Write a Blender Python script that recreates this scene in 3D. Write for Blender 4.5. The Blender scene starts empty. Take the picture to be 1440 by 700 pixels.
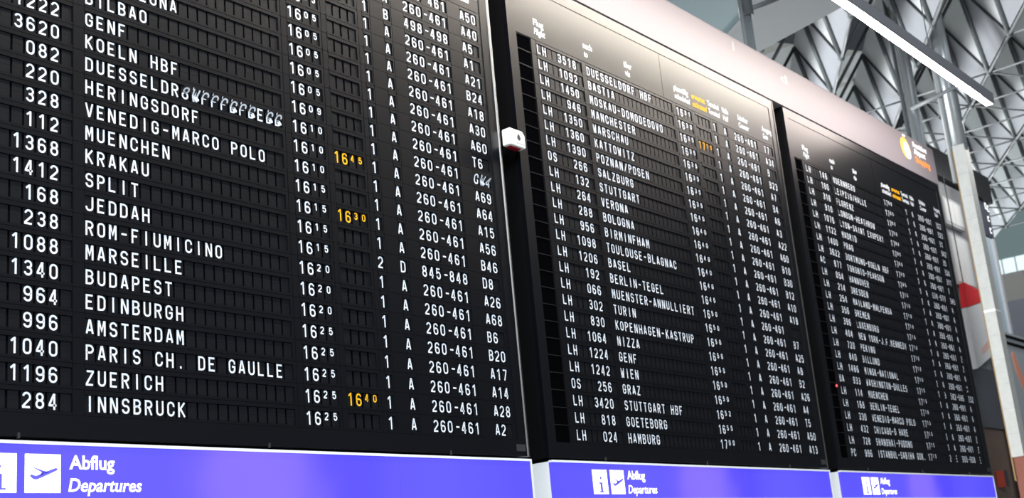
import bpy, math, random
from mathutils import Vector, Matrix
random.seed(7)
SC = bpy.context.scene
COL = SC.collection

# ------------------------------------------------------------------ camera
cam_data = bpy.data.cameras.new('camera')
cam = bpy.data.objects.new('camera', cam_data)
COL.objects.link(cam)
CX = (0.62776703, -0.77321276, -0.08972506)      # camera right
CD = (0.1495586, 0.23293316, -0.96092371)        # camera down
CF = (0.76389841, 0.58981706, 0.26186838)        # camera forward
cam.matrix_world = Matrix(((CX[0], -CD[0], -CF[0], -3.28088),
                           (CX[1], -CD[1], -CF[1], -5.05405),
                           (CX[2], -CD[2], -CF[2], 1.65),
                           (0, 0, 0, 1)))
cam_data.sensor_width = 36.0
cam_data.lens = 1775.14 / 1440 * 36.0
cam_data.clip_start = 0.05
cam_data.clip_end = 300
cam_data.dof.use_dof = True
cam_data.dof.focus_distance = 6.9
cam_data.dof.aperture_fstop = 3.4
SC.camera = cam

# ------------------------------------------------------------------ world, lights, exposure
SC.view_settings.view_transform = 'Standard'
SC.view_settings.look = 'None'
SC.view_settings.exposure = 0.0
SC.view_settings.gamma = 1.0
SC.view_settings.use_curve_mapping = False
world = bpy.data.worlds.new('hall_daylight')
SC.world = world
world.use_nodes = True
bg = world.node_tree.nodes['Background']
bg.inputs[0].default_value = (0.80, 0.90, 1.0, 1)
bg.inputs[1].default_value = 0.05


def area_light(name, loc, target, sx, sy, power, color):
    d = bpy.data.lights.new(name, 'AREA')
    d.shape = 'RECTANGLE'
    d.size, d.size_y = sx, sy
    d.energy = power
    d.color = color
    o = bpy.data.objects.new(name, d)
    COL.objects.link(o)
    o.location = loc
    o.rotation_euler = (Vector(target) - Vector(loc)).to_track_quat('-Z', 'Y').to_euler()
    return o


area_light('added_board_light', (-9, -15, 13), (6, 0, 4), 10, 7, 6800, (0.86, 0.93, 1.0))  # unseen area light added high behind the camera to light the lettering
area_light('added_roof_light', (10, 15, 2.5), (24, 2, 11), 8, 5, 5200, (0.95, 0.98, 1.0))  # unseen light added behind the boards to brighten the roof panels
area_light('added_shop_light', (18.8, .5, 8.2), (18.8, 1.95, 5), 3.5, .6, 52, (1.0, 0.98, 0.95))  # added to lift the shop wall, stands for no known fitting
area_light('added_roof_end_light', (33, 11, 3), (27, 2, 11), 6, 4, 2000, (0.92, 1.0, 1.0))  # second added light, brightens the far lower part of the roof
LAMP_STRENGTH = 112.0
LAMP_COLOR = (1.0, 0.90, 0.78)

# ------------------------------------------------------------------ materials
MATS = {}


def mat(name, col, rough=0.5, metal=0.0, spec=0.5, emit=0.0, ecol=None, noise=0.0, nscale=20.0, bump=0.0):
    m = bpy.data.materials.new(name)
    m.use_nodes = True
    nt = m.node_tree
    b = nt.nodes['Principled BSDF']
    b.inputs['Base Color'].default_value = (*col, 1)
    b.inputs['Roughness'].default_value = rough
    b.inputs['Metallic'].default_value = metal
    b.inputs['Specular IOR Level'].default_value = spec
    if emit:
        b.inputs['Emission Color'].default_value = (*(ecol or col), 1)
        b.inputs['Emission Strength'].default_value = emit
    if noise or bump:
        tc = nt.nodes.new('ShaderNodeTexCoord')
        n = nt.nodes.new('ShaderNodeTexNoise')
        n.inputs['Scale'].default_value = nscale
        n.inputs['Detail'].default_value = 4
        nt.links.new(tc.outputs['Object'], n.inputs['Vector'])
        if noise:
            r = nt.nodes.new('ShaderNodeValToRGB')
            r.color_ramp.elements[0].color = (*[c * (1 - noise) for c in col], 1)
            r.color_ramp.elements[1].color = (*[min(1, c * (1 + noise)) for c in col], 1)
            r.color_ramp.elements[0].position = 0.3
            r.color_ramp.elements[1].position = 0.7
            nt.links.new(n.outputs['Fac'], r.inputs['Fac'])
            nt.links.new(r.outputs['Color'], b.inputs['Base Color'])
        if bump:
            bp = nt.nodes.new('ShaderNodeBump')
            bp.inputs['Strength'].default_value = bump
            nt.links.new(n.outputs['Fac'], bp.inputs['Height'])
            nt.links.new(bp.outputs['Normal'], b.inputs['Normal'])
    MATS[name] = m
    return m


M_PANEL = mat('satin_black_panel', (0.0010, 0.0015, 0.0034), rough=0.335, spec=0.66, noise=0.08, nscale=6)
M_FLAP = mat('black_flap', (0.0034, 0.0040, 0.0060), rough=0.35, spec=0.64, noise=0.15, nscale=9)
M_SLOT = mat('gloss_black_slot', (0.0015, 0.0015, 0.002), rough=0.5, spec=0.0)
M_SIDE = mat('dark_housing', (0.004, 0.004, 0.0045), rough=0.5, spec=0.08)
M_WHITE = mat('flap_lettering_white', (0.76, 0.81, 0.88), rough=0.6, spec=0.2)
M_YELLOW = mat('flap_lettering_yellow', (0.95, 0.47, 0.012), rough=0.6, spec=0.2)
M_TRIM = mat('brushed_trim', (0.20, 0.195, 0.185), rough=0.36, metal=1.0, bump=0.02, nscale=60)
M_DIV = mat('slot_divider', (0.012, 0.012, 0.013), rough=0.3, spec=0.8)
M_CLIP = mat('grey_clip', (0.03, 0.03, 0.033), rough=0.5)
M_LIP = mat('white_sign_edge', (0.80, 0.83, 0.84), rough=0.4)
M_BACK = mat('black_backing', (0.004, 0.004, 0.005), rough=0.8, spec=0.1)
M_FASC = mat('lilac_grey_fascia', (0.265, 0.24, 0.26), rough=0.5, spec=0.25)
M_SIGNW = mat('backlit_white', (0.9, 0.9, 0.9), emit=1.1, ecol=(1, 1, 1))
M_SIGNI = mat('pictogram_blue', (0.10, 0.09, 0.55), emit=0.35, ecol=(0.16, 0.13, 0.75))
M_LOGOW = mat('backlit_logo_white', (0.9, 0.9, 0.88), emit=1.0, ecol=(1, 0.98, 0.95))
M_LOGOO = mat('backlit_logo_orange', (0.9, 0.30, 0.05), emit=0.7, ecol=(1.0, 0.28, 0.06))
M_STEEL = mat('painted_steel_tube', (0.11, 0.12, 0.125), rough=0.42, spec=0.5, noise=0.1, nscale=4)
M_STEELD = mat('dark_steel_tube', (0.045, 0.05, 0.055), rough=0.45, spec=0.5)
M_STEELL = mat('light_steel_tube', (0.24, 0.25, 0.255), rough=0.4, spec=0.5)
M_POL = mat('polished_steel', (0.50, 0.53, 0.54), rough=0.25, metal=0.7, bump=0.01, nscale=8)
M_CLAD = mat('pale_column_cladding', (0.48, 0.48, 0.45), rough=0.6, noise=0.06, nscale=12)
M_GOLD = mat('brown_edge_trim', (0.28, 0.17, 0.07), rough=0.45)
M_CEIL = mat('ceiling_panel_shade_lightened', (0.62, 0.635, 0.64), rough=0.7, noise=0.04, nscale=2)  # raised base colour stands in for light bounced onto these facets
M_CEILB = mat('ceiling_panel_lit_darkened', (0.34, 0.35, 0.375), rough=0.7, noise=0.03, nscale=2)  # base colour lowered on the facets that catch most light
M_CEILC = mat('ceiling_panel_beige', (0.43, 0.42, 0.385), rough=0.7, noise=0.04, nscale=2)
M_SLAB = mat('grey_soffit', (0.19, 0.20, 0.205), rough=0.7, noise=0.03, nscale=2)
M_TEAL = mat('teal_soffit', (0.115, 0.165, 0.18), rough=0.6)
M_FLOOR = mat('terrazzo_floor', (0.42, 0.42, 0.41), rough=0.35, noise=0.1, nscale=30)


def sign_blue():
    m = bpy.data.materials.new('backlit_blue_acrylic')
    m.use_nodes = True
    nt = m.node_tree
    b = nt.nodes['Principled BSDF']
    b.inputs['Base Color'].default_value = (0.05, 0.04, 0.45, 1)
    b.inputs['Roughness'].default_value = 0.35
    b.inputs['Specular IOR Level'].default_value = 0.2
    tc = nt.nodes.new('ShaderNodeTexCoord')
    sp = nt.nodes.new('ShaderNodeSeparateXYZ')
    n = nt.nodes.new('ShaderNodeTexNoise')
    n.inputs['Scale'].default_value = 2.2
    n.inputs['Detail'].default_value = 1.0
    ad = nt.nodes.new('ShaderNodeMath')
    ad.operation = 'MULTIPLY_ADD'
    ad.inputs[1].default_value = 0.35
    mr = nt.nodes.new('ShaderNodeMapRange')
    mr.inputs['From Min'].default_value = -0.85
    mr.inputs['From Max'].default_value = 3.45
    r = nt.nodes.new('ShaderNodeValToRGB')
    r.color_ramp.interpolation = 'B_SPLINE'
    e = r.color_ramp.elements
    tubes = [(-1.0, .10, .085, .95), (-.5, .105, .09, .97), (.0, .14, .12, 1.0), (.35, .11, .095, .97), (.62, .15, .11, 1.0), (.85, .30, .19, 1.0), (1.25, .29, .19, 1.0),
             (1.5, .12, .085, .97), (1.72, .075, .055, .93), (2.0, .12, .10, 1.0), (2.5, .13, .11, 1.0), (2.95, .10, .08, .95), (3.3, .09, .075, .9)]
    for k, (x, cr, cg, cb_) in enumerate(tubes):
        t = (x + 1.0) / 4.3
        el = e[0] if k == 0 else e[1] if k == 1 else e.new(t)
        el.position = t
        el.color = (cr, cg, cb_, 1)
    nt.links.new(tc.outputs['Object'], sp.inputs['Vector'])
    nt.links.new(tc.outputs['Object'], n.inputs['Vector'])
    nt.links.new(n.outputs['Fac'], ad.inputs[0])
    nt.links.new(sp.outputs['X'], ad.inputs[2])
    nt.links.new(ad.outputs[0], mr.inputs['Value'])
    nt.links.new(mr.outputs['Result'], r.inputs['Fac'])
    nt.links.new(r.outputs['Color'], b.inputs['Emission Color'])
    b.inputs['Emission Strength'].default_value = 0.72
    return m


M_BLUE = sign_blue()


# ------------------------------------------------------------------ mesh helpers
class MB:
    def __init__(self):
        self.v, self.f, self.m = [], [], []

    def face(self, pts, mi=0):
        n = len(self.v)
        self.v += [tuple(p) for p in pts]
        self.f.append(tuple(range(n, n + len(pts))))
        self.m.append(mi)

    def box(self, x0, x1, y0, y1, z0, z1, mi=0):
        n = len(self.v)
        self.v += [(x, y, z) for z in (z0, z1) for y in (y0, y1) for x in (x0, x1)]
        for q in ((0, 2, 3, 1), (4, 5, 7, 6), (0, 1, 5, 4), (2, 6, 7, 3), (0, 4, 6, 2), (1, 3, 7, 5)):
            self.f.append(tuple(n + i for i in q))
            self.m.append(mi)

    def tube(self, a, b, r, seg=12, mi=0, r2=None, cap=True):
        a, b = Vector(a), Vector(b)
        d = (b - a).normalized()
        u = d.cross(Vector((0, 0, 1)))
        if u.length < 1e-4:
            u = Vector((1, 0, 0))
        u.normalize()
        w = d.cross(u)
        n = len(self.v)
        r2 = r if r2 is None else r2
        for i in range(seg):
            t = 2 * math.pi * i / seg
            o = u * math.cos(t) + w * math.sin(t)
            self.v.append(tuple(a + o * r))
            self.v.append(tuple(b + o * r2))
        for i in range(seg):
            j = (i + 1) % seg
            self.f.append((n + 2 * i, n + 2 * j, n + 2 * j + 1, n + 2 * i + 1))
            self.m.append(mi)
        if cap:
            self.f.append(tuple(n + 2 * i for i in range(seg))[::-1])
            self.m.append(mi)
            self.f.append(tuple(n + 2 * i + 1 for i in range(seg)))
            self.m.append(mi)

    def prism(self, pts, axis, lo, hi, mi=0):
        """polygon in the two other axes extruded along axis (0,1,2)"""
        def mk(p, t):
            q = list(p)
            q.insert(axis, t)
            return tuple(q)
        n = len(self.v)
        k = len(pts)
        self.v += [mk(p, lo) for p in pts] + [mk(p, hi) for p in pts]
        self.f.append(tuple(range(n, n + k)))
        self.f.append(tuple(range(n + k, n + 2 * k))[::-1])
        self.m += [mi, mi]
        for i in range(k):
            j = (i + 1) % k
            self.f.append((n + i, n + k + i, n + k + j, n + j))
            self.m.append(mi)

    def build(self, name, mats, parent=None, smooth=False, fix=True, loc=None):
        me = bpy.data.meshes.new(name)
        me.from_pydata(self.v, [], self.f)
        for m in (mats if isinstance(mats, (list, tuple)) else [mats]):
            me.materials.append(m)
        me.polygons.foreach_set('material_index', self.m)
        me.update()
        if fix:
            import bmesh
            bm = bmesh.new()
            bm.from_mesh(me)
            bmesh.ops.recalc_face_normals(bm, faces=bm.faces)
            bm.to_mesh(me)
            bm.free()
        if smooth:
            for p in me.polygons:
                p.use_smooth = len(p.vertices) == 4
        o = bpy.data.objects.new(name, me)
        COL.objects.link(o)
        if parent is not None:
            o.parent = parent
        if loc:
            o.location = loc
        return o


def tag(o, label=None, cat=None, group=None, kind=None):
    if label:
        o['label'] = label
    if cat:
        o['category'] = cat
    if group:
        o['group'] = group
    if kind:
        o['kind'] = kind
    return o


def empty(name, loc, label, cat, group=None):
    o = bpy.data.objects.new(name, None)
    o.empty_display_size = 0.2
    COL.objects.link(o)
    o.location = loc
    return tag(o, label, cat, group)


# ------------------------------------------------------------------ flap lettering: a stroke alphabet
def arc(cx, cy, rx, ry, a0, a1, n=10):
    return [(cx + rx * math.cos(math.radians(a0 + (a1 - a0) * i / n)),
             cy + ry * math.sin(math.radians(a0 + (a1 - a0) * i / n))) for i in range(n + 1)]


def glyph_table():
    r = 0.25
    O = arc(.5, 1 - r, .5, r, 0, 180) + arc(.5, r, .5, r, 180, 360) + ['c']
    six = arc(.5, .75, .5, .25, 12, 180) + arc(.5, .25, .5, .25, 180, 360) + arc(.5, .33, .5, .24, 0, 172)
    nine = [(1 - x, 1 - y) for x, y in six]
    G = {
        'O': [O], '0': [O],
        'A': [[(0, 0), (.42, 1), (.58, 1), (1, 0)], [(.15, .27), (.85, .27)]],
        'B': [[(0, .53), (0, 1), (.5, 1)] + arc(.5, .765, .45, .235, 80, -80, 8) + [(.5, .53)] + arc(.5, .265, .5, .265, 80, -80, 8) + [(.5, 0), (0, 0), (0, .53), 'c'], [(0, .53), (.55, .53)]],
        'C': [[(1, .68)] + arc(.5, 1 - r, .5, r, 0, 180) + arc(.5, r, .5, r, 180, 360) + [(1, .32)]],
        'D': [[(0, 0), (0, 1), (.45, 1)] + arc(.45, 1 - r, .55, r, 80, 0, 6) + arc(.45, r, .55, r, 0, -80, 6) + [(.45, 0), 'c']],
        'E': [[(1, 1), (0, 1), (0, 0), (1, 0)], [(0, .52), (.82, .52)]],
        'F': [[(1, 1), (0, 1), (0, -.085)], [(0, .5), (.82, .5)]],
        'G': [[(1, .68)] + arc(.5, 1 - r, .5, r, 0, 180) + arc(.5, r, .5, r, 180, 360) + [(1, .47), (.5, .47)]],
        'H': [[(0, -.085), (0, 1.085)], [(1, -.085), (1, 1.085)], [(0, .5), (1, .5)]],
        'I': [[(.5, -.085), (.5, 1.085)]],
        'J': [[(1, 1.085), (1, r)] + arc(.5, r, .5, r, 0, -180) + [(0, .3)]],
        'K': [[(0, -.085), (0, 1.085)], [(1, 1.06), (.05, .42)], [(.28, .56), (1.04, -.06)]],
        'L': [[(0, 1.085), (0, 0), (1, 0)]],
        'M': [[(0, -.085), (0, 1), (.12, 1), (.5, .3), (.88, 1), (1, 1), (1, -.085)]],
        'N': [[(0, -.085), (0, 1), (.1, 1), (.9, 0), (1, 0), (1, 1.085)]],
        'P': [[(0, -.085), (0, 1), (.5, 1)] + arc(.5, .74, .5, .26, 80, -80, 8) + [(.5, .48), (0, .48)]],
        'R': [[(0, -.085), (0, 1), (.5, 1)] + arc(.5, .75, .5, .25, 80, -80, 8) + [(.5, .5), (0, .5)], [(.5, .5), (1, -.07)]],
        'S': [arc(.5, .75, .5, .25, 5, 180) + arc(.5, .75, .5, .25, 190, 255, 6) + arc(.5, .26, .5, .26, 75, 0, 6) + arc(.5, .26, .5, .26, -10, -178, 10)],
        'T': [[(-.1, 1), (1.1, 1)], [(.5, 1), (.5, -.085)]],
        'U': [[(0, 1.085), (0, r)] + arc(.5, r, .5, r, 180, 360) + [(1, 1.085)]],
        'V': [[(-.05, 1.07), (.45, 0), (.55, 0), (1.05, 1.07)]],
        'W': [[(-.05, 1.07), (.18, 0), (.26, 0), (.5, .72), (.74, 0), (.82, 0), (1.05, 1.07)]],
        'X': [[(0, 1.06), (1, -.06)], [(1, 1.06), (0, -.06)]],
        'Y': [[(0, 1.07), (.5, .45), (1, 1.07)], [(.5, .45), (.5, -.085)]],
        'Z': [[(0, 1), (1, 1), (1, .93), (0, .07), (0, 0), (1, 0)]],
        '1': [[(.08, .78), (.5, .98), (.62, 1.0)], [(.62, 1.085), (.62, -.085)]],
        '2': [arc(.5, .74, .5, .26, 172, 0) + [(.98, .6), (.0, .08), (0, 0), (1, 0)]],
        '3': [arc(.5, .76, .47, .24, 165, -75, 12) + [(.32, .525)], [(.32, .525)] + arc(.5, .265, .5, .265, 75, -168, 12)],
        '4': [[(.72, -.085), (.72, 1), (.62, 1), (0, .3), (0, .23), (1.05, .23)]],
        '5': [[(.95, 1), (.08, 1), (.03, .54)] + arc(.5, .33, .5, .33, 128, -165, 14)],
        '6': [six], '9': [nine],
        '7': [[(0, 1), (1, 1), (1, .92), (.38, -.07)]],
        '8': [arc(.5, .76, .44, .24, 0, 360, 18)[:-1] + ['c'], arc(.5, .265, .5, .265, 0, 360, 18)[:-1] + ['c']],
        '-': [[(.05, .5), (.95, .5)]],
        '.': [[(.5, -.085), (.5, .10)]],
        '/': [[(0, -.08), (1, 1.08)]],
    }
    return G


GLY = glyph_table()


def stroke_quads(ch, w, h, sw):
    """2-D quads for a character, lower left at 0,0"""
    out = []
    s = sw / 2
    for path in GLY[ch]:
        closed = path[-1] == 'c'
        pts = [Vector((s + p[0] * (w - sw), s + p[1] * (h - sw))) for p in (path[:-1] if closed else path)]
        q = [pts[0]]
        for p in pts[1:]:
            if (p - q[-1]).length > 1e-5:
                q.append(p)
        if closed and (q[0] - q[-1]).length < 1e-5:
            q.pop()
        n = len(q)
        L, R = [], []
        for i in range(n):
            if closed or 0 < i < n - 1:
                d0 = (q[i] - q[i - 1]).normalized()
                d1 = (q[(i + 1) % n] - q[i]).normalized()
            elif i == 0:
                d0 = d1 = (q[1] - q[0]).normalized()
            else:
                d0 = d1 = (q[-1] - q[-2]).normalized()
            t = (d0 + d1)
            t = t.normalized() if t.length > 1e-4 else d1
            nrm = Vector((-t.y, t.x))
            c = max(0.55, nrm.dot(Vector((-d1.y, d1.x))))
            L.append(q[i] + nrm * (s / c))
            R.append(q[i] - nrm * (s / c))
        for i in range(n if closed else n - 1):
            j = (i + 1) % n
            out.append((R[i], R[j], L[j], L[i]))
    return out


P = 0.12                     # row pitch in metres
CW, CH, CS = 0.350 * P, 0.60 * P, 0.079 * P
FY = 0.0060                  # front of the flaps behind the cover


def put_char(mb, ch, x, ztop, w=CW, h=CH, sw=CS, y=FY - 0.0006, dz=None):
    if ch == ' ':
        return
    for k, q in enumerate(stroke_quads(ch, w, h, sw)):
        yy = y - 0.00003 * (k % 4)
        mb.face([(x + p.x, yy, ztop - h + p.y) for p in q])


def put_text(mb, s, x0, pitch, ztop=0.0, **kw):
    for i, ch in enumerate(s):
        put_char(mb, ch, x0 + i * pitch, ztop, **kw)


# fields: start (row units), pitch, number of flaps, flap width
FIELDS = {
    'flight': (-5.27, .5305, 9, .42), 'dest': (0.0, .5285, 20, .42), 'time': (11.12, .540, 4, .42),
    'exp': (13.76, .537, 4, .40), 'term': (16.36, .5, 1, .42), 'hall': (17.97, .5, 1, .44),
    'cnt': (19.57, .531, 7, .42), 'gate': (24.40, .505, 3, .41)}


def holes(fld):
    x0, p, n, w = FIELDS[fld]
    ks = [0, 1, 2, 4, 5, 6] if fld == 'cnt' else range(n)
    return [(x0 + k * p - 0.060, x0 + k * p - 0.020 + w) for k in ks]


MODULES = [(-5.93, -5.45, None), (-5.42, -.60, 'flight'), (-.575, -.085, None), (-.06, 10.62, 'dest'), (10.65, 11.02, None),
           (11.05, 13.30, 'time'), (13.33, 13.67, None), (13.70, 15.92, 'exp'), (15.95, 16.27, None), (16.30, 16.86, 'term'),
           (16.89, 17.88, None), (17.91, 18.50, 'hall'), (18.53, 19.49, None), (19.51, 23.2, 'cnt'), (23.23, 24.32, None),
           (24.34, 26.13, 'gate')]


def cover_mesh():
    mb = MB()
    zt, zb, ht, hb = .21, -.775, .035, -.66
    for x0, x1, f in MODULES:
        if f is None:
            mb.box(x0 * P, x1 * P, 0, .014, zb * P, zt * P)
            continue
        mb.box(x0 * P, x1 * P, 0, .014, ht * P, zt * P)
        mb.box(x0 * P, x1 * P, 0, .014, zb * P, hb * P)
        x = x0
        hs = holes(f)
        runs = [hs[:3], hs[3:]] if f == 'cnt' else [hs]
        for run in runs:                       # one opening for every run of flaps
            a, b = run[0][0] - .02, run[-1][1] + .02
            mb.box(x * P, a * P, 0, .014, hb * P, ht * P)
            x = b
        mb.box(x * P, x1 * P, 0, .014, hb * P, ht * P)
    # the front is satin, the cut edges of the openings are blackened to imitate shade
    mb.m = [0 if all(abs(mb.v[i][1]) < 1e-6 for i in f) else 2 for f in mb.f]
    return mb


def flap_mesh(f, skip=()):
    mb = MB()
    for i, (a, b) in enumerate(holes(f)):
        if i in skip:
            continue
        g = 0.012
        mb.box((a + g) * P, (b - g) * P, FY, FY + .004, -.300 * P, .022 * P)
        mb.box((a + g) * P, (b - g) * P, FY, FY + .004, -.648 * P, -.306 * P)
    return mb


# one row built once, its cover and flap banks are then copied
def make_board(ox, label, rows, name='departure_board'):
    zt = 1.65 + 32.6638 * P                       # top of the letters in the first row
    base = 1.65 + (32.6638 - 25.68) * P
    root = empty(name, (ox, 0, base), label, 'departure board', 'split flap departure boards')
    T = zt - base

    def u(mb):
        return mb
    # housing with hollow front
    mb = MB()
    mb.box(-8.2 * P, 27.1 * P, .030, .255, T - 25.65 * P, T + 4.44 * P)
    mb.build('housing', M_SIDE, root)
    mb = MB()
    mb.box(-7.39 * P, 26.13 * P, 0, .030, T + .245 * P, T + 3.63 * P)
    hp = mb.build('header_panel', M_PANEL, root)
    # frame around the panel
    mb = MB()
    x0, x1, z0, z1 = -8.2, 26.82, -25.65, 4.44
    xi0, xi1, zi0, zi1 = -7.41, 26.15, -24.79, 3.65
    mb.box(x0 * P, xi0 * P, -.004, .030, T + z0 * P, T + z1 * P)
    mb.box(xi1 * P, x1 * P, -.004, .030, T + z0 * P, T + z1 * P)
    mb.box(xi0 * P, xi1 * P, -.004, .030, T + zi1 * P, T + z1 * P)
    mb.box(xi0 * P, xi1 * P, -.004, .030, T + z0 * P, T + zi0 * P)
    mb.build('frame', M_PANEL, root)
    mb = MB()
    mb.prism([(26.83 * P, .03), (26.83 * P, -.004), (26.90 * P, -.010), (27.02 * P, -.008), (27.10 * P, .004), (27.10 * P, .03)],
             2, T - 25.65 * P, T + 4.44 * P)
    mb.build('edge_trim', M_TRIM, root)
    # seam between the two header sheets
    mb = MB()
    mb.box(9.45 * P, 9.485 * P, -.0008, .001, T + .245 * P, T + 3.63 * P)
    mb.build('header_seam', M_BACK, hp)
    # empty black slot strip at the left
    mb = MB()
    mb.box(-7.38 * P, -5.95 * P, .012, .030, T - 24.78 * P, T + .24 * P)
    mb.build('slot_strip', M_SLOT, root)
    for x in (-2.8, 8.85, 20.6):
        mb = MB()
        mb.box((x - .035) * P, (x + .035) * P, -.012, .0, T - 25.72 * P, T - 25.52 * P)
        mb.build('bottom_clip', M_CLIP, root)
    mb = MB()
    mb.box(25.95 * P, 26.7 * P, -.007, -.0035, T - 25.40 * P, T - 25.03 * P)
    tag(mb.build('rating_plate', M_CLIP, root), 'small grey plate at the lower right corner')
    # headings
    heads = [('Flug', 'Flight', -5.5, 1.05, 1.12, 0), ('nach', 'to', -.2, 1.02, .42, 0), ('\u00fcber', 'via', 4.6, .95, .62, 0),
             ('planm\u00e4\u00dfig', 'scheduled', 11.02, 2.0, 2.1, 0), ('erwartet', 'estimated', 13.5, 1.95, 2.05, 1),
             ('Terminal', 'Terminal', 15.8, 1.7, 1.7, 0), ('Halle', 'Hall', 18.02, .95, .75, 0),
             ('Schalter', 'Counter', 20.45, 1.65, 1.65, 0), ('Ausgang', 'Gate', 24.4, 1.65, .85, 0)]
    for a, b, x, wa, wb, yel in heads:
        mb = MB()
        blender_text(mb, a, x * P, T + 1.24 * P, .45 * P, wa * P, y=-.0012, bold=.022)
        blender_text(mb, b, x * P, T + .62 * P, .45 * P, wb * P, y=-.0012, bold=.022, shear=.12)
        o = mb.build('column_heading', M_YELLOW if yel else M_WHITE, hp, fix=False)
        if yel:
            o['label'] = 'yellow heading over the expected times'
    # rows
    for r, d in enumerate(rows):
        zr = T - r * P
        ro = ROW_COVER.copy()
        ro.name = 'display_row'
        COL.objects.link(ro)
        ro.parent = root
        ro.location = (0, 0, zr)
        for f, o in FLAPS.items():
            turn = d.get('turn') if f == 'dest' else d.get('gturn') if f == 'gate' else None
            if turn:
                c = flap_mesh(f, skip=set(range(turn[0], turn[0] + len(turn[1])))).build('flap_bank', M_FLAP, ro)
                continue
            c = o.copy()
            c.name = 'flap_bank'
            COL.objects.link(c)
            c.parent = ro
            c.location = (0, 0, 0)

        def lettering(nm, fill, m=M_WHITE):
            mb = MB()
            fill(mb)
            if mb.f:
                return mb.build(nm, m, ro, fix=False)
        x0, p, n, w = FIELDS['flight']
        if d.get('air'):
            lettering('airline_code', lambda mb: put_text(mb, d['air'], x0 * P, p * P))
        if d.get('num'):
            s = d['num'].rjust(4)
            lettering('flight_number', lambda mb: put_text(mb, s, (x0 + 4 * p) * P, p * P))
        x0, p, n, w = FIELDS['dest']
        if d.get('dest'):
            lettering('destination', lambda mb: put_text(mb, d['dest'], x0 * P, p * P))

        def tm(mb, t, f):
            x0, p, n, w = FIELDS[f]
            put_text(mb, t[:2], x0 * P, p * P)
            for k in (2, 3):
                put_char(mb, t[k], (x0 + k * p + .05) * P, 0, w=.235 * P, h=.365 * P, sw=.062 * P)
        if d.get('time'):
            lettering('departure_time', lambda mb: tm(mb, d['time'], 'time'))
        if d.get('exp'):
            o = lettering('expected_time', lambda mb: tm(mb, d['exp'], 'exp'), M_YELLOW)
            o['label'] = 'yellow expected time'
        if d.get('term'):
            lettering('terminal_number', lambda mb: put_char(mb, d['term'], FIELDS['term'][0] * P, 0))
        if d.get('hall'):
            lettering('hall_letter', lambda mb: put_char(mb, d['hall'], FIELDS['hall'][0] * P, 0))
        if d.get('cnt'):
            x0c, pc = FIELDS['cnt'][:2]

            def cf(mb):
                for i, ch in enumerate(d['cnt']):
                    if ch == '-':
                        put_char(mb, ch, (x0c + i * pc) * P, 0, y=-.0006)
                    else:
                        put_char(mb, ch, (x0c + i * pc) * P, 0)
            lettering('counter_numbers', cf)
        if d.get('gate'):
            x0g, pg = FIELDS['gate'][:2]
            lettering('gate_number', lambda mb: put_text(mb, d['gate'], x0g * P, pg * P))
        if d.get('turn'):
            turning(ro, 'dest', *d['turn'])
        if d.get('gturn'):
            turning(ro, 'gate', *d['gturn'])
    return root


def clip_half(quads, z, upper):
    out = []
    for q in quads:
        res = []
        n = len(q)
        for i in range(n):
            a, b = q[i], q[(i + 1) % n]
            ina = (a.y >= z) == upper
            inb = (b.y >= z) == upper
            if ina:
                res.append(a)
            if ina != inb:
                t = (z - a.y) / (b.y - a.y)
                res.append(a + (b - a) * t)
        if len(res) > 2:
            out.append(res)
    return out


def turning(ro, f, k0, pairs):
    """flaps caught while they fall: pair of characters, top leaf tilted towards the hall"""
    x0, p, n, w = FIELDS[f]
    for i, (top, low, ang) in enumerate(pairs):
        x = (x0 + (k0 + i) * p) * P
        zm = -.303 * P
        mb = MB()
        a, b = x - .026 * P, x + .386 * P
        mb.box(a, b, FY, FY + .004, -.300 * P, .053 * P)
        mb.box(a, b, FY, FY + .004, -.648 * P, -.306 * P)
        # lower half of the character underneath
        for q in clip_half(stroke_quads(low, CW, CH, CS), CH + zm, False):
            mb.face([(x + v.x, FY - .0007, v.y - CH) for v in q], 1)
        c, s = math.cos(math.radians(ang)), math.sin(math.radians(ang))

        def tilt(px, dz, off=0.0):
            return (px, FY - .001 - dz * s - off * c, zm + dz * c - off * s)
        H = .355 * P
        n0 = len(mb.v)
        mb.v += [tilt(a, 0.001), tilt(b, 0.001), tilt(b, H), tilt(a, H), tilt(a, 0.001, -.001), tilt(b, 0.001, -.001), tilt(b, H, -.001), tilt(a, H, -.001)]
        for q in ((0, 1, 2, 3), (7, 6, 5, 4), (0, 4, 5, 1), (1, 5, 6, 2), (2, 6, 7, 3), (3, 7, 4, 0)):
            mb.f.append(tuple(n0 + t for t in q))
            mb.m.append(0)
        for q in clip_half(stroke_quads(top, CW, CH, CS * 1.05), CH + zm, True):
            mb.face([tilt(x + v.x, v.y - CH - zm, .0006) for v in q], 1)
        if 37 < ang < 45:
            mb.face([tilt(x - .05 * P, H * .66, .0007), tilt(x + .01 * P, H * .66, .0007), tilt(x - .01 * P, H * .98, .0007), tilt(x - .065 * P, H * .98, .0007)], 1)
            if low in 'BW':                    # blank white lower leaf swinging past
                mb.face([(x + .10 * P, FY - .004, zm - .08 * P), (x + .33 * P, FY - .008, zm - .12 * P), (x + .35 * P, FY - .008, zm - .22 * P), (x + .18 * P, FY - .004, zm - .29 * P)], 1)
        o = mb.build('turning_flap', [M_FLAP, M_WHITE], ro, fix=False)
        o['label'] = 'flap caught in mid turn'


_tcache = {}


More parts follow.
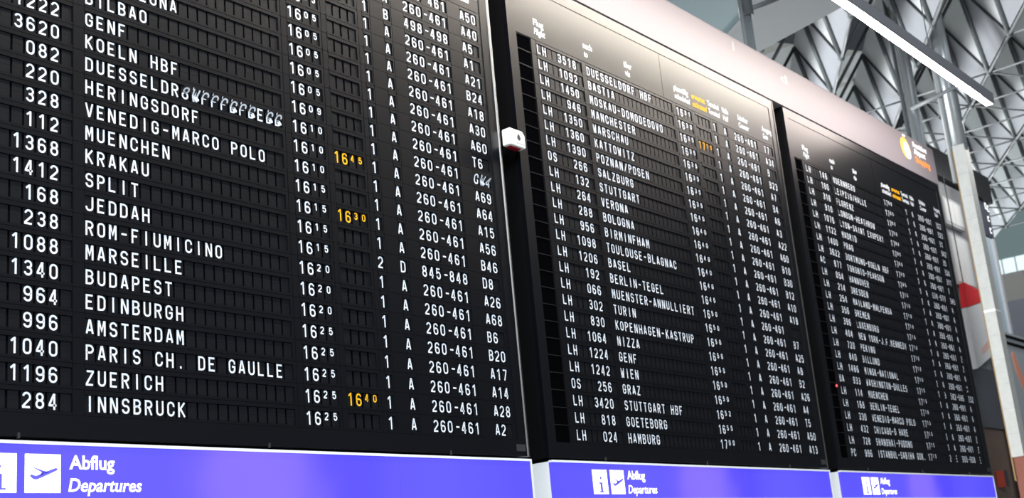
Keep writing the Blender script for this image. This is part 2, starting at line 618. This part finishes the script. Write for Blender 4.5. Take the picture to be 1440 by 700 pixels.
def text_geo(s, bold, key=None):
    k = (s, bold)
    if k in _tcache:
        return _tcache[k]
    cu = bpy.data.curves.new('t', 'FONT')
    cu.body = s
    cu.size = 1.0
    cu.offset = bold
    cu.resolution_u = 3
    ob = bpy.data.objects.new('t', cu)
    COL.objects.link(ob)
    dg = bpy.context.evaluated_depsgraph_get()
    dg.update()
    me = ob.evaluated_get(dg).to_mesh()
    vs = [(v.co.x, v.co.y) for v in me.vertices]
    fs = [tuple(p.vertices) for p in me.polygons]
    ob.evaluated_get(dg).to_mesh_clear()
    bpy.data.objects.remove(ob)
    bpy.data.curves.remove(cu)
    _tcache[k] = (vs, fs)
    return vs, fs


def blender_text(mb, s, x, z, cap, width, y=-.001, bold=0.0, shear=0.0, fn=None, mi=0):
    vs, fs = text_geo(s, bold)
    hv, _ = text_geo('H', bold)
    hz0, hz1 = min(v[1] for v in hv), max(v[1] for v in hv)
    sc = cap / (hz1 - hz0)
    x0, x1 = min(v[0] for v in vs), max(v[0] for v in vs)
    sx = width / (x1 - x0)
    n = len(mb.v)
    for vx, vz in vs:
        zz = (vz - hz0) * sc
        px = x + (vx - x0) * sx + zz * shear
        mb.v.append(fn(px, z + zz) if fn else (px, y, z + zz))
    for f in fs:
        mb.f.append(tuple(n + i for i in f))
        mb.m.append(mi)


# prototypes that every row copies
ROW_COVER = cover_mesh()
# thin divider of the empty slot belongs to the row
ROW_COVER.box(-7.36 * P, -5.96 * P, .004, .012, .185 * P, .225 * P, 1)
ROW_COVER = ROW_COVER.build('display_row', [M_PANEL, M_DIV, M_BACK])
FLAPS = {f: flap_mesh(f).build('flap_bank', M_FLAP) for f in FIELDS}

# ------------------------------------------------------------------ the room shell
ZT = 1.65 + 32.6638 * P
OX = (0.0, 36.9767 * P, 74.0869 * P)
XR = OX[2] + 27.1 * P           # right end of the row of boards
XL = -12.0 * P

mb = MB()
mb.box(-30, 62, -40, 22, -.2, 0)
tag(mb.build('floor', M_FLOOR), kind='structure')
mb = MB()
mb.box(XL, XR - .25, .262, .55, 0, ZT + 4.45 * P)  # wall added behind the free-hanging boards as their support and to darken the gaps
tag(mb.build('added_wall_back', M_BACK), kind='structure')

# ------------------------------------------------------------------ the three departure boards
def R(air='', num='', dest='', time='', term='1', hall='A', cnt='260-461', gate='', exp=''):
    return dict(air=air, num=num, dest=dest, time=time, term=term, hall=hall, cnt=cnt, gate=gate, exp=exp)


b1 = [R(gate='A50', time='1605'), R(gate='A40', time='1605'), R(gate='A5', time='1605', hall='B', cnt='498-498'), R(gate='A1', time='1605'),
      R(gate='A21', time='1605'), R(gate='B24', time='1605'),
      R('LH', '', 'BARCELONA', '1605', gate='A18'), R('LH', '', 'BILBAO', '1605', gate='A30'), R('LH', '1222', 'GENF', '1605', gate='A60'),
      R('LH', '3620', 'KOELN HBF', '1609', gate='T6'), R('LH', '082', 'DUESSELDR', '1610'), R('LH', '220', 'HERINGSDORF', '1610', gate='A69', exp='1645'),
      R('LH', '328', 'VENEDIG-MARCO POLO', '1610', gate='A64'), R('LH', '112', 'MUENCHEN', '1615', gate='A15'), R('LH', '1368', 'KRAKAU', '1615', gate='A56', exp='1630'),
      R('LH', '1412', 'SPLIT', '1615', gate='B46'), R('LH', '168', 'JEDDAH', '1615', '2', 'D', '845-848', 'D8'), R('LH', '238', 'ROM-FIUMICINO', '1620', gate='A26'),
      R('LH', '1088', 'MARSEILLE', '1620', gate='A68'), R('LH', '1340', 'BUDAPEST', '1620', gate='B6'), R('LH', '964', 'EDINBURGH', '1625', gate='B20'),
      R('LH', '996', 'AMSTERDAM', '1625', gate='A17'), R('LH', '1040', 'PARIS CH. DE GAULLE', '1625', gate='A14'), R('LH', '1196', 'ZUERICH', '1625', gate='A28', exp='1640'),
      R('LH', '284', 'INNSBRUCK', '1625', gate='A2')]
b1[10]['turn'] = (9, [('8', '8', 50), ('W', 'W', 38), ('C', 'F', 40), ('C', 'F', 42), ('C', 'F', 40), ('C', 'B', 42), ('C', 'F', 40), ('C', 'B', 42),
                      ('E', 'E', 3), ('C', 'B', 40), ('C', 'B', 42)])
b1[10]['gturn'] = (0, [('C', 'U', 20), ('W', 'W', 40), ('4', '4', 46)])

d2 = '3518,1092,1450,946,1350,1360,1390,266,132,264,288,956,1098,1206,192,066,302,830,1064,1224,1242,256,3420,818,024'.split(',')
n2 = ['DUESSELDORF HBF', 'BASTIA', 'MOSKAU-DOMODEDOVO', 'MANCHESTER', 'WARSCHAU', 'KATTOWITZ', 'POZNAN/POSEN', 'SALZBURG', 'STUTTGART', 'VERONA', 'BOLOGNA',
      'BIRMINFHAM', 'TOULOUSE-BLAGNAC', 'BASEL', 'BERLIN-TEGEL', 'MUENSTER-ANNULLIERT', 'TURIN', 'KOPENHAGEN-KASTRUP', 'NIZZA', 'GENF', 'WIEN', 'GRAZ',
      'STUTTGART HBF', 'GOETEBORG', 'HAMBURG']
t2 = ['1631', '1630'] + ['1635'] * 6 + ['1640'] * 6 + ['1645'] + ['1650'] * 7 + ['1652', '1655', '1700']
g2 = 'T7,A34,B,B23,A7,B4,A6,A3,A22,A60,B10,B30,B12,A10,A18,,B7,A25,A8,B2,A26,A4,T5,A50,A13'.split(',')
b2 = [R('OS' if i in (7, 21) else 'LH', d2[i], n2[i], t2[i], gate=g2[i]) for i in range(25)]
b2[2]['exp'] = '1710'

d3 = '146,160,316,910,1076,1122,1400,3622,877,054,214,254,356,396,404,720,840,1486,933,114,168,330,432,728,996'.split(',')
n3 = ['NUERNBERG', 'LEIPZIG/HALLE', 'FLORENZ', 'LONDON-HEATHROW', 'LYON-SAINT EXUPERY', 'MADRID', 'PRAG', 'DORTMUND-KOELN HBF', 'TORONTO-PEARSON', 'HANNOVER',
      'DRESDEN', 'MAILAND-MALPENSA', 'BREMEN', 'LUXEMBURG', 'NEW YORK-J.F.KENNEDY', 'PEKING', 'BILLUND', 'MINSK-NATIONAL', 'WASHINGTON-DULLES', 'MUENCHEN',
      'BERLIN-TEGEL', 'VENEDIG-MARCO POLO', 'CHICAGO-O HARE', 'SHANGHAI-PUDONG', 'ISTANBUL-SABIHA GOK.']
t3 = ['1700'] * 5 + ['1705'] * 4 + ['1710'] * 9 + ['1715'] * 7
g3 = 'B22,B23,B1,B42,B5,B24,B11,T,B45,A,A,A,A,A,Z,Z,A,C,Z32,A,A,A,Z,Z,E'.split(',')
b3 = [R({8: 'AC', 18: 'UA', 24: 'PC'}.get(i, 'LH'), d3[i], n3[i], t3[i], gate=g3[i]) for i in range(25)]
b3[8].update(cnt='674-677')
b3[18].update(hall='B', cnt='582-586')
b3[24].update(term='2', hall='E', cnt='900-908')

B1 = make_board(OX[0], 'nearest black split-flap departure board, with yellow 16:45 and flaps in mid turn', b1)
B2 = make_board(OX[1], 'middle black split-flap departure board headed by the flight to DUESSELDORF HBF', b2)
B3 = make_board(OX[2], 'farthest black split-flap departure board, listing NUERNBERG first and ISTANBUL last', b3)
bpy.data.objects.remove(ROW_COVER)
for o in FLAPS.values():
    bpy.data.objects.remove(o)
# tiny red indicator in the slot strip of the far board
mb = MB()
tt = 25.68 * P
mb.tube((-6.0 * P, .012, tt - 19 * P), (-6.0 * P, .004, tt - 19 * P), .012, 10)
tag(mb.build('indicator_light', mat('red_indicator', (.8, .05, .05), emit=2.5, ecol=(1, .06, .08)), B3), 'glowing red indicator dot')

# ------------------------------------------------------------------ blue signs under the boards
PLANE = [[(.13, .44), (.17, .39), (.23, .345), (.33, .34), (.45, .385), (.90, .585), (.915, .63), (.86, .65), (.62, .565), (.36, .455), (.30, .44), (.24, .45), (.18, .475)],
         [(.16, .675), (.22, .665), (.50, .575), (.60, .555), (.66, .525), (.56, .5), (.47, .525)],
         [(.40, .43), (.52, .47), (.50, .56), (.46, .53)]]


def make_sign(ox, label, seam):
    zb = ZT - 28.05 * P
    root = empty('information_sign', (ox, 0, zb), label, 'sign', 'backlit blue signs under the boards')
    H = 28.05 * P

    def Z(v):
        return H + v * P
    mb = MB()
    mb.box(-8.06 * P, 27.08 * P, .02, .30, Z(-27.98), Z(-25.86))
    mb.build('casing', M_LIP, root)
    mb = MB()
    mb.box(-8.06 * P, 27.08 * P, -.012, .02, Z(-25.92), Z(-25.80))
    mb.box(-8.06 * P, 27.08 * P, -.012, .02, Z(-28.02), Z(-27.90))
    mb.box(26.98 * P, 27.08 * P, -.012, .02, Z(-27.90), Z(-25.92))
    mb.build('edge_strip', M_LIP, root)
    mb = MB()
    if seam:
        mb.box(-8.06 * P, 16.81 * P, -.006, .02, Z(-27.90), Z(-25.92))
        mb.box(16.84 * P, 26.98 * P, -.006, .02, Z(-27.90), Z(-25.92))
    else:
        mb.box(-8.06 * P, 26.98 * P, -.006, .02, Z(-27.90), Z(-25.92))
    mb.build('sign_face', M_BLUE, root)
    for kind, xa, xb in (('i', -4.32, -2.86), ('p', -2.54, -1.115)):
        za, zb_ = -27.66, -26.27
        mb = MB()
        mb.box(xa * P, xb * P, -.0075, -.0055, Z(za), Z(zb_))
        o = mb.build('information_pictogram' if kind == 'i' else 'departure_pictogram', M_SIGNW, root)
        o['label'] = 'white square with blue letter i' if kind == 'i' else 'white square with blue plane taking off'
        g = MB()
        w, h = (xb - xa) * P, (zb_ - za) * P

        def q(pts):
            g.face([(xa * P + p[0] * w, -.0085, Z(za) + p[1] * h) for p in pts])
        if kind == 'i':
            q([(.5 + 0.06 * math.cos(t * math.pi / 8) + .03, .66 + 0.06 * math.sin(t * math.pi / 8)) for t in range(16)])
            q([(.40, .48), (.62, .48), (.62, .12), (.47, .12), (.47, .42), (.40, .42)])
            q([(.37, .07), (.72, .07), (.72, .12), (.37, .12)])
        else:
            for pl in PLANE:
                q(pl)
        g.build('symbol', M_SIGNI, o, fix=False)
    mb = MB()
    blender_text(mb, 'Abflug', -.76 * P, Z(-26.80), .52 * P, 1.93 * P, y=-.0075, bold=.022)
    mb.build('german_lettering', M_SIGNW, root, fix=False)
    mb = MB()
    blender_text(mb, 'Departures', -.80 * P, Z(-27.62), .49 * P, 3.13 * P, y=-.0075, bold=.018, shear=.20)
    mb.build('english_lettering', M_SIGNW, root, fix=False)
    return root


make_sign(OX[0], 'backlit blue Abflug Departures sign under the nearest board', True)
make_sign(OX[1], 'backlit blue Abflug Departures sign under the middle board', False)
make_sign(OX[2], 'backlit blue Abflug Departures sign under the farthest board', False)

# ------------------------------------------------------------------ rounded fascia above the boards
FZ0 = ZT + 4.52 * P
FR = 0.05
FZC = 6.565
FY0 = -0.015
prof = [(FY0, FZ0)]
for i in range(15):
    a = math.pi * (1 - 0.5 * i / 14)
    prof.append((FY0 + FR + FR * math.cos(a), FZC + FR * math.sin(a)))


def fascia_at(s):
    """point (y,z) at height-length s above the bottom edge, with its outward normal"""
    flat = FZC - FZ0
    if s <= flat:
        return FY0, FZ0 + s, (-1, 0)
    a = math.pi - (s - flat) / FR
    return FY0 + FR + FR * math.cos(a), FZC + FR * math.sin(a), (math.cos(a), math.sin(a))


fas = empty('fascia_canopy', (XL, 0, FZ0), 'long rounded pale lilac fascia running above the three boards', 'canopy')
fas_l = Vector((XL, 0, FZ0))
mb = MB()
poly = prof + [(.55, FZC + FR), (.55, FZ0)]
mb.prism([(p[0], p[1] - FZ0) for p in poly], 0, 0, XR - XL)
o = mb.build('rounded_shell', M_FASC, fas)
for p_ in o.data.polygons:
    p_.use_smooth = len(p_.vertices) == 4
try:
    o.data.set_sharp_from_angle(angle=math.radians(25))
except Exception:
    pass


def wrap(off):
    def fn(px, pz):
        y, z, n = fascia_at(pz)
        return (px - XL, y + n[0] * off, z + n[1] * off - FZ0)
    return fn


def zs(v):
    """seen height (row units on the board plane) to arc length up the fascia"""
    tz = ZT + v * P
    best, bs = 9, 0
    for k in range(400):
        s = (FZC - FZ0 + FR * .7) * k / 399
        y, z, n = fascia_at(s)
        t = 5.054 / (5.054 + y)
        e = abs((z - 1.65) * t + 1.65 - tz)
        if e < best:
            best, bs = e, s
    return bs


def fas_text(s, v0, v1, xa, xb, m, name, bold=.02):
    mb = MB()
    s0 = zs(v0)
    s1 = zs(v1)
    blender_text(mb, s, OX[2] + xa * P, s0, (s1 - s0), (xb - xa) * P, fn=wrap(.003), bold=bold)
    return mb.build(name, m, fas, fix=False)


fas_text('Frankfurt', 7.62, 8.2, 21.3, 25.0, M_LOGOW, 'white_lettering', .03)
fas_text('Airport', 6.85, 7.50, 21.3, 24.4, M_LOGOW, 'white_lettering', .03)
fas_text('Shopping', 5.95, 6.65, 21.3, 25.3, M_LOGOO, 'orange_lettering', .03)
M_FAINT = mat('faint_pale_lettering', (.40, .38, .39), rough=.5, spec=.2)
fas_text('l', 7.4, 8.2, -16.0, -15.75, M_FAINT, 'faint_lettering', .03)
fas_text('d', 6.9, 7.7, -8.0, -6.7, M_FAINT, 'faint_lettering', .03)


def oval(cx, cv, rx, rv, off, m, name, tiltx=0.0):
    mb = MB()
    f = wrap(off)
    ring = 28
    pts = []
    for k in range(ring):
        a = 2 * math.pi * k / ring
        v = cv + rv * math.sin(a)
        pts.append(f(OX[2] + (cx + rx * math.cos(a) + tiltx * (v - cv)) * P, zs(v)))
    c = f(OX[2] + cx * P, zs(cv))
    for k in range(ring):
        mb.face([c, pts[k], pts[(k + 1) % ring]])
    return mb.build(name, m, fas, fix=False)


M_LOGOY = mat('backlit_logo_amber', (0.9, 0.5, 0.1), emit=0.8, ecol=(1.0, 0.46, 0.09))
oval(19.05, 6.98, 1.2, 1.12, .003, M_LOGOY, 'logo_oval', -.12)
oval(19.35, 6.76, .80, .88, .006, M_LOGOW, 'logo_flame', -.18)
oval(19.1, 8.33, .38, .12, .003, M_LOGOW, 'logo_mark', 0)

# ------------------------------------------------------------------ linear lamp hung in front of the fascia
LX0, LX1 = -2.2, 12.03
LY, LZ = -0.85, 6.885
lamp = empty('linear_lamp', (LX1, LY, LZ), 'long slim grey linear lamp with glowing underside hanging before the fascia', 'lamp')
mb = MB()
mb.prism([(-.050, .006), (.050, .006), (.058, .03), (.058, .15), (.03, .175), (-.03, .175), (-.058, .15), (-.058, .03)], 0, LX0 - LX1, 0)
M_LBODY = mat('anodised_lamp_body', (.17, .17, .185), rough=.45, metal=0.0)
mb.build('lamp_body', M_LBODY, lamp)
M_LAMP = mat('lamp_diffuser', (.9, .9, .9), emit=LAMP_STRENGTH, ecol=LAMP_COLOR)
for xa, xb, m in ((LX0 + .02, 9.72, M_LAMP), (9.74, 11.58, mat('pink_white_diffuser', (.9, .9, .9), emit=LAMP_STRENGTH * .8, ecol=(1.0, .86, .80))),
                  (11.6, LX1 - .02, mat('end_diffuser', (.9, .9, .9), emit=LAMP_STRENGTH * .03, ecol=(1, .95, .92)))):
    mb = MB()
    mb.face([(xa - LX1, -.046, .004), (xa - LX1, .046, .004), (xb - LX1, .046, .004), (xb - LX1, -.046, .004)])
    mb.build('diffuser', m, lamp, fix=False)
for x in (-1.9, -5.5, -9.5):
    mb = MB()
    mb.tube((x, 0, .17), (x, 0, 4.0), .006, 8)
    mb.build('hanger_cable', M_STEELD, lamp)

# ------------------------------------------------------------------ alarm sounder on the edge of the first board
al = empty('alarm_box', (27.1 * P, -.012, ZT - 7.85 * P), 'small white alarm box with red base fixed between the first two boards', 'alarm')
mb = MB()
W, D, Hh = .175, .07, .125
c = .022
mb.prism([(0, 0), (W, 0), (W, Hh - c * 1.4), (W - c * 1.2, Hh), (c * .4, Hh), (0, Hh - c * .6)], 1, -D, 0)
bk = MB()
bk.box(.02, .09, 0, .275, .03, .09)  # support added so the floating box reaches the wall behind
bk.build('added_bracket', M_SIDE, al)
o = mb.build('casing', mat('white_plastic', (.86, .86, .83), rough=.35), al)
bv = o.modifiers.new('bevel', 'BEVEL')
bv.width = .012
bv.segments = 3
mb = MB()
mb.prism([(.03, -.009), (W - .035, -.009), (W - .03, 0.002), (.025, 0.002)], 1, -D * .72, -D * .15)
tag(mb.build('beacon_lens', mat('red_lens', (.28, .008, .02), rough=.25), al), 'dark red lens underneath')
mb = MB()
for k in range(-4, 5):
    hw = .020 * math.sqrt(max(.05, 1 - (k / 4.6) ** 2)) * (1.0 if k < 1 else .75)
    mb.box(W * .58 - hw, W * .58 + hw, -D - .0015, -D, Hh * .55 + k * .0052 - .0018, Hh * .55 + k * .0052 + .0018)
tag(mb.build('speaker_grille', mat('dark_grille', (.06, .06, .06)), al), 'dark slotted sound opening')
mb = MB()
mb.box(W * .40, W * .92, -D - .0012, -D, .020, .026)
mb.build('label_strip', mat('grey_print', (.35, .36, .4)), al)

# ------------------------------------------------------------------ pipe and soffits above the fascia
mb_p = empty('service_pipe', (9.4, .95, 0), 'grey vertical service pipe with collar rising behind the fascia', 'pipe')
mb = MB()
mb.tube((.02, 0, 0), (.02, 0, 7.95), .055, 16)
mb.build('pipe', M_POL, mb_p, smooth=True)
mb = MB()
mb.tube((.02, 0, 7.93), (.02, 0, 8.6), .088, 16)
mb.build('collar', M_STEEL, mb_p, smooth=True)
mb = MB()
mb.tube((-.11, 0, 0), (-.11, 0, 8.6), .022, 10)
mb.build('side_tube', M_STEELL, mb_p, smooth=True)
mb = MB()
mb.tube((.08, 0, 8.04), (.95, 0, 8.47), .032, 12)
mb.build('branch_pipe', M_STEELL, mb_p, smooth=True)
mb = MB()
mb.prism([(10.95, 1.75), (10.3, 1.3), (10.2, -1.2), (11.15, -1.0), (12.15, 2.45), (11.6, 2.6)], 2, 8.65, 9.3)
tag(mb.build('trim_1', M_SLAB), kind='structure')
mb = MB()
mb.prism([(10.94, 1.76), (10.28, 1.31), (10.15, -1.2), (6.5, -1.0), (6.5, 4), (11.59, 3.2), (11.59, 2.61)], 2, 8.70, 9.3)
tag(mb.build('trim_2', M_TEAL), kind='structure')

# ------------------------------------------------------------------ space frame roof
LN0 = Vector((18.37, .80, 9.65))
LA = Vector((1.43, .82, 0))
LB = Vector((.04, 1.57, 0))
RH = 1.33
UP = (LA + LB) / 3


def node(i, j):
    return LN0 + LA * i + LB * j


cells = []
for i in range(-6, 12):
    for j in range(-12, 9):
        p = node(i, j)
        if 11.0 < p.x < 30.3 and -3.2 < p.y < 7.5:
            cells.append((i, j))
cs = set(cells)
camv = Vector((-3.28, -5.05, 1.65))
fr = empty('roof_space_frame', (LN0.x, LN0.y, 0), 'grey steel tube space frame under the hall roof beyond the boards', 'roof truss')
base = Vector((LN0.x, LN0.y, 0))
sticks = []
for i, j in cells:
    p = node(i, j)
    for a, b in ((1, 0), (0, 1), (1, -1)):
        if (i + a, j + b) in cs and not (b and i < 0 and j >= 0):
            sticks.append((p, node(i + a, j + b), .017 if b else .026, 'lower_chord', M_STEELL))
    if (i + 1, j) in cs and (i, j + 1) in cs:
        t0 = p + UP + Vector((0, 0, RH))
        sticks.append((p, t0, .02, 'diagonal_strut', M_STEELD))
        sticks.append((node(i + 1, j), t0, .05, 'diagonal_strut', M_STEEL))
        sticks.append((node(i, j + 1), t0, .03, 'diagonal_strut', M_STEELD))


def in_view(p):
    d = p - camv
    z = d.dot(Vector(CF))
    x = 720 + 1775.14 * d.dot(Vector(CX)) / z
    y = 350 + 1775.14 * d.dot(Vector(CD)) / z
    return 960 < x < 1470 and -40 < y < 350


def rank(s):
    m = (s[0] + s[1]) / 2
    v = in_view(s[0]) or in_view(s[1]) or in_view(m)
    return (0 if v else 1, (m - camv).length)


for nm in ('lower_chord', 'diagonal_strut'):
    ss = sorted([s for s in sticks if s[3] == nm], key=rank)
    for a, b, r, n_, m in ss[:99]:
        mb = MB()
        mb.tube(a - base, b - base, r, 10)
        mb.build(nm, m, fr, smooth=True)
    if len(ss) > 99:
        mb = MB()
        for a, b, r, n_, m in ss[99:]:
            mb.tube(a - base, b - base, r, 8)
        tag(mb.build(nm, M_STEEL, fr, smooth=True), 'remaining tubes of the frame', kind='stuff')
nn = sorted(cells, key=lambda c: (0 if in_view(node(*c)) else 1, (node(*c) - camv).length))
for c in nn[:60]:
    p = node(*c) - base
    mb = MB()
    for k in range(4):
        a0, a1 = -math.pi / 2 + math.pi * k / 4, -math.pi / 2 + math.pi * (k + 1) / 4
        mb.tube(p + Vector((0, 0, 0.06 * math.sin(a0))), p + Vector((0, 0, 0.06 * math.sin(a1))), max(.004, 0.06 * math.cos(a0)), 10, r2=max(.004, 0.06 * math.cos(a1)), cap=False)
    mb.build('node_joint', M_STEEL, fr, smooth=True)

# ceiling: folded panels between the tubes
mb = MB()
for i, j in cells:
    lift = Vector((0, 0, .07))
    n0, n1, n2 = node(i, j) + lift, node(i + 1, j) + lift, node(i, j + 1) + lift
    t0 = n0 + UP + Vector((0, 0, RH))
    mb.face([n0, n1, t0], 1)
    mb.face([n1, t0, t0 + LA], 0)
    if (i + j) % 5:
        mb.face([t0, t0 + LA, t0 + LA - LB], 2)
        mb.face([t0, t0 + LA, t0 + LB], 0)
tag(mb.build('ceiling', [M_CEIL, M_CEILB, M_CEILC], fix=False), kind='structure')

# ------------------------------------------------------------------ columns beyond the boards
ca = empty('steel_column', (16.72, 1.67, 0), 'slim polished round column, left of the two, rising to the roof', 'column', 'polished columns beyond the boards')
mb = MB()
mb.tube((0, 0, 0), (0, 0, 11.2), .105, 20)
mb.build('shaft', M_POL, ca, smooth=True)
mb = MB()
mb.tube((0, .15, 0), (0, .15, 11.2), .035, 12)
mb.build('side_tube', M_STEEL, ca, smooth=True)
mb = MB()
mb.tube((-.1, 0, 7.15 + 1.65), (-.1, -.86, 7.3 + 1.65), .035, 10)
mb.build('cross_bar', M_STEELL, ca, smooth=True)

cb = empty('clad_column', (16.72, 1.03, 0), 'polished round column whose lower length is boxed in pale cladding', 'column')
mb = MB()
mb.tube((0, 0, 7.9), (0, 0, 11.2), .118, 24)
mb.build('shaft', M_POL, cb, smooth=True)
mb = MB()
mb.tube((0, .165, 7.4), (0, .165, 11.2), .052, 14)
mb.build('side_tube', M_STEELL, cb, smooth=True)
mb = MB()
mb.box(-.12, .12, -.09, .09, 2.95, 7.97)
cl = mb.build('cladding', M_CLAD, cb)
M_GREYJ = mat('grey_tile_joint', (.36, .36, .345), rough=.7)
mb = MB()
mb.box(-.124, .124, -.093, .093, 5.20, 5.235)
mb.build('cladding_ring', M_LIP, cl)
mb = MB()
for k in range(12):
    if k != 5:
        mb.box(-.1205, .1205, -.0905, .0905, 3.3 + k * .38, 3.306 + k * .38)
mb.build('cladding_joint', M_GREYJ, cl)
mb = MB()
mb.box(-.1, .1, .091, .115, 2.6, 7.9)
mb.build('edge_strip', M_GOLD, cb)
mb = MB()
mb.box(-.09, .09, -.085, .085, 0, 2.95)
mb.build('foot', mat('red_brown_foot', (.22, .07, .045), rough=.5), cb)

# ------------------------------------------------------------------ shop wall beyond, positions from image pixels, group then scaled about the camera
M_GREY = mat('grey_shop_wall', (.25, .255, .27), rough=.5, noise=.05, nscale=1.5)
M_BROWN = mat('brown_wood_wall', (.16, .105, .08), rough=.5, noise=.15, nscale=3)
M_PALE = mat('pale_grey_panel', (.52, .52, .53), rough=.5)
mb = MB()
mb.box(17.2, 20.55, 1.95, 2.25, 0, 3.63, 1)
mb.box(17.2, 20.55, 1.95, 2.25, 3.63, 7.95, 0)
tag(mb.build('wall_right', [M_GREY, M_BROWN]), kind='structure')
mb = MB()
mb.box(17.2, 20.72, 1.84, 2.25, 7.95, 8.47)
tag(mb.build('trim_3', mat('black_cornice', (.007, .007, .009), rough=.5, spec=.2)), kind='structure')
mb = MB()
mb.box(17.2, 20.6, 1.90, 1.95, 3.59, 4.61)
tag(mb.build('trim_4', mat('slate_band', (.085, .09, .105), rough=.45)), kind='structure')

M_WBOX = mat('white_display_panel', (.74, .74, .73), rough=.5)
for x0, x1, z0, z1, lb in ((17.95, 18.88, 7.10, 7.60, 'upper white display panel on the grey shop wall'), (17.95, 18.96, 6.02, 6.94, 'lower tall white display panel on the grey shop wall')):
    e = empty('display_panel', ((x0 + x1) / 2, 1.95, z0), lb, 'panel', 'white display panels on the shop wall')
    w = (x1 - x0) / 2
    h = z1 - z0
    mb = MB()
    mb.box(-w, w, -.08, 0, 0, h)
    mb.build('frame', M_PALE, e)
    mb = MB()
    mb.box(-w + .05, -.01, -.09, -.08, .05, h - .05)
    mb.box(.01, w - .05, -.09, -.08, .05, h - .05)
    mb.build('face', M_WBOX, e)
e = empty('round_pillar', (18.89, 1.69, 0), 'satin grey round pillar standing before the shop wall', 'pillar')
mb = MB()
mb.tube((0, 0, .0), (0, 0, 7.94), .12, 32)
mb.build('shaft', mat('satin_grey_pillar', (.33, .34, .36), rough=.35, metal=.3), e, smooth=True)
mb = MB()
mb.tube((0, 0, 0), (0, 0, .15), .14, 32)
mb.build('base_ring', M_STEELD, e, smooth=True)

e = empty('hanging_banner', (18.37, 1.77, 4.51), 'tilted white banner box with a bright red top hanging by the shop wall', 'banner')
e.scale = (.778, .778, .778)
mb = MB()
mb.prism([(-.85, 1.33), (.33, 1.60), (.92, .60), (-.90, .0)], 1, -.06, .06)
mb.build('white_panel', mat('banner_white', (.70, .71, .72), rough=.5), e)
mb = MB()
mb.prism([(-.85, 1.34), (-.70, 1.90), (.62, 1.80), (.66, 1.42), (.33, 1.61)], 1, -.07, .065)
tag(mb.build('red_top', mat('banner_red', (.72, .022, .03), rough=.45), e), 'bright red top')
mb = MB()
mb.prism([(-.45, .47), (.50, .86), (.55, .72), (-.42, .33)], 1, -.064, -.06)
mb.build('print', mat('faded_orange_print', (.72, .48, .42), rough=.6), e)
mb = MB()
for x in (-.6, .5):
    mb.tube((x, 0, 1.8), (x, 0, 4.4), .012, 8)
mb.build('hanger', M_STEELD, e)

e = empty('call_box', (18.33, 1.905, 2.466), 'small red call box with dark flap on the brown wall', 'box')
e.scale = (.778, .778, .778)
mb = MB()
mb.box(-.08, .05, -.1, .05, .18, .52)
mb.build('casing', mat('red_box', (.45, .06, .04), rough=.4), e)
mb = MB()
mb.box(-.01, .09, -.14, -.1, .18, .52)
mb.build('flap', M_STEELD, e)

# right of the clad column: name panel, glass and counter front
e = empty('shop_sign', (20.43, 1.95, 7.25), 'tall dark navy shop sign with white marks right of the clad column', 'sign')
e.scale = (.778, .778, .778)
mb = MB()
mb.box(-.75, .19, -.06, 0, 0, .9)
mb.build('panel', mat('navy_panel', (.045, .05, .075), rough=.4), e)
mb = MB()
for zc, xx, w in ((.78, -.02, .13), (.74, .12, .13), (.46, .02, .10), (.16, .02, .11)):
    mb.box(xx - .05, xx + .05, -.065, -.06, zc - w / 2, zc - w / 2 + .03)
    mb.box(xx - .05, xx + .05, -.065, -.06, zc + w / 2, zc + w / 2 + .03)
    mb.box(xx - .05, xx - .02, -.065, -.06, zc - w / 2 + .03, zc + w / 2)
mb.build('white_marks', M_SIGNW, e)
e = empty('glass_screen', (20.28, 1.95, 4.26), 'pale blue glass screen under the navy shop sign', 'glass screen')
e.scale = (.778, .778, .778)
mb = MB()
mb.box(-.40, .22, -.03, 0, 0, 3.82)
mb.build('pane', mat('pale_blue_glass', (.52, .62, .70), rough=.15, spec=.6), e)
mb = MB()
mb.box(.22, .36, -.07, 0, 0, 3.82)
mb.box(-.52, -.40, -.07, 0, 0, 3.82)
mb.build('frame', M_PALE, e)
e = empty('kiosk', (20.2, 1.70, 0), 'pale grey shop kiosk with black rails at the right edge of the photo', 'kiosk')
e.scale = (.778, .778, .778)
mb = MB()
mb.box(-1.15, 1.6, 0, .24, 0, 6.81)
mb.build('body', mat('kiosk_grey', (.36, .39, .41), rough=.45), e)
for z in (6.71, 6.55):
    mb = MB()
    mb.box(-1.18, 1.62, -.04, .235, z - .025, z + .025)
    mb.build('rail', M_BACK, e)
mb = MB()
mb.prism([(-.85, 6.32), (-.70, 6.39), (-.25, 5.62), (-.25, 5.22), (-.75, 5.87)], 1, -.015, 0)
tag(mb.build('poster', mat('poster_orange', (.75, .30, .20), rough=.5), e), 'orange poster')

# ------------------------------------------------------------------ far end of the hall
mb = MB()
mb.box(57, 57.4, 6, 22, 0, 13.2)
mb.box(57, 57.4, 6, 22, 14.75, 24)
tag(mb.build('wall_far', mat('pale_teal_wall', (.46, .60, .60), rough=.6, noise=.03, nscale=.3)), kind='structure')
mb = MB()
for k in range(13):
    y = 6.2 + k * .62
    mb.box(57.06, 57.12, y, y + .05, 13.2, 14.75, 0)
mb.box(57.1, 57.14, 6, 22, 13.2, 14.75, 1)
tag(mb.build('window_1', [M_PALE, mat('daylight_glass', (.5, .6, .6), emit=.95, ecol=(.80, .95, 1.0))]), kind='structure')
mb = MB()
mb.box(50, 52, 9.6, 11.2, 0, 12.6)
tag(mb.build('trim_5', mat('beige_block', (.44, .43, .40), rough=.6)), kind='structure')
mb = MB()
mb.box(46, 49, 7.5, 10.0, 0, 10.7)
tag(mb.build('trim_6', mat('slate_block', (.22, .23, .27), rough=.6)), kind='structure')
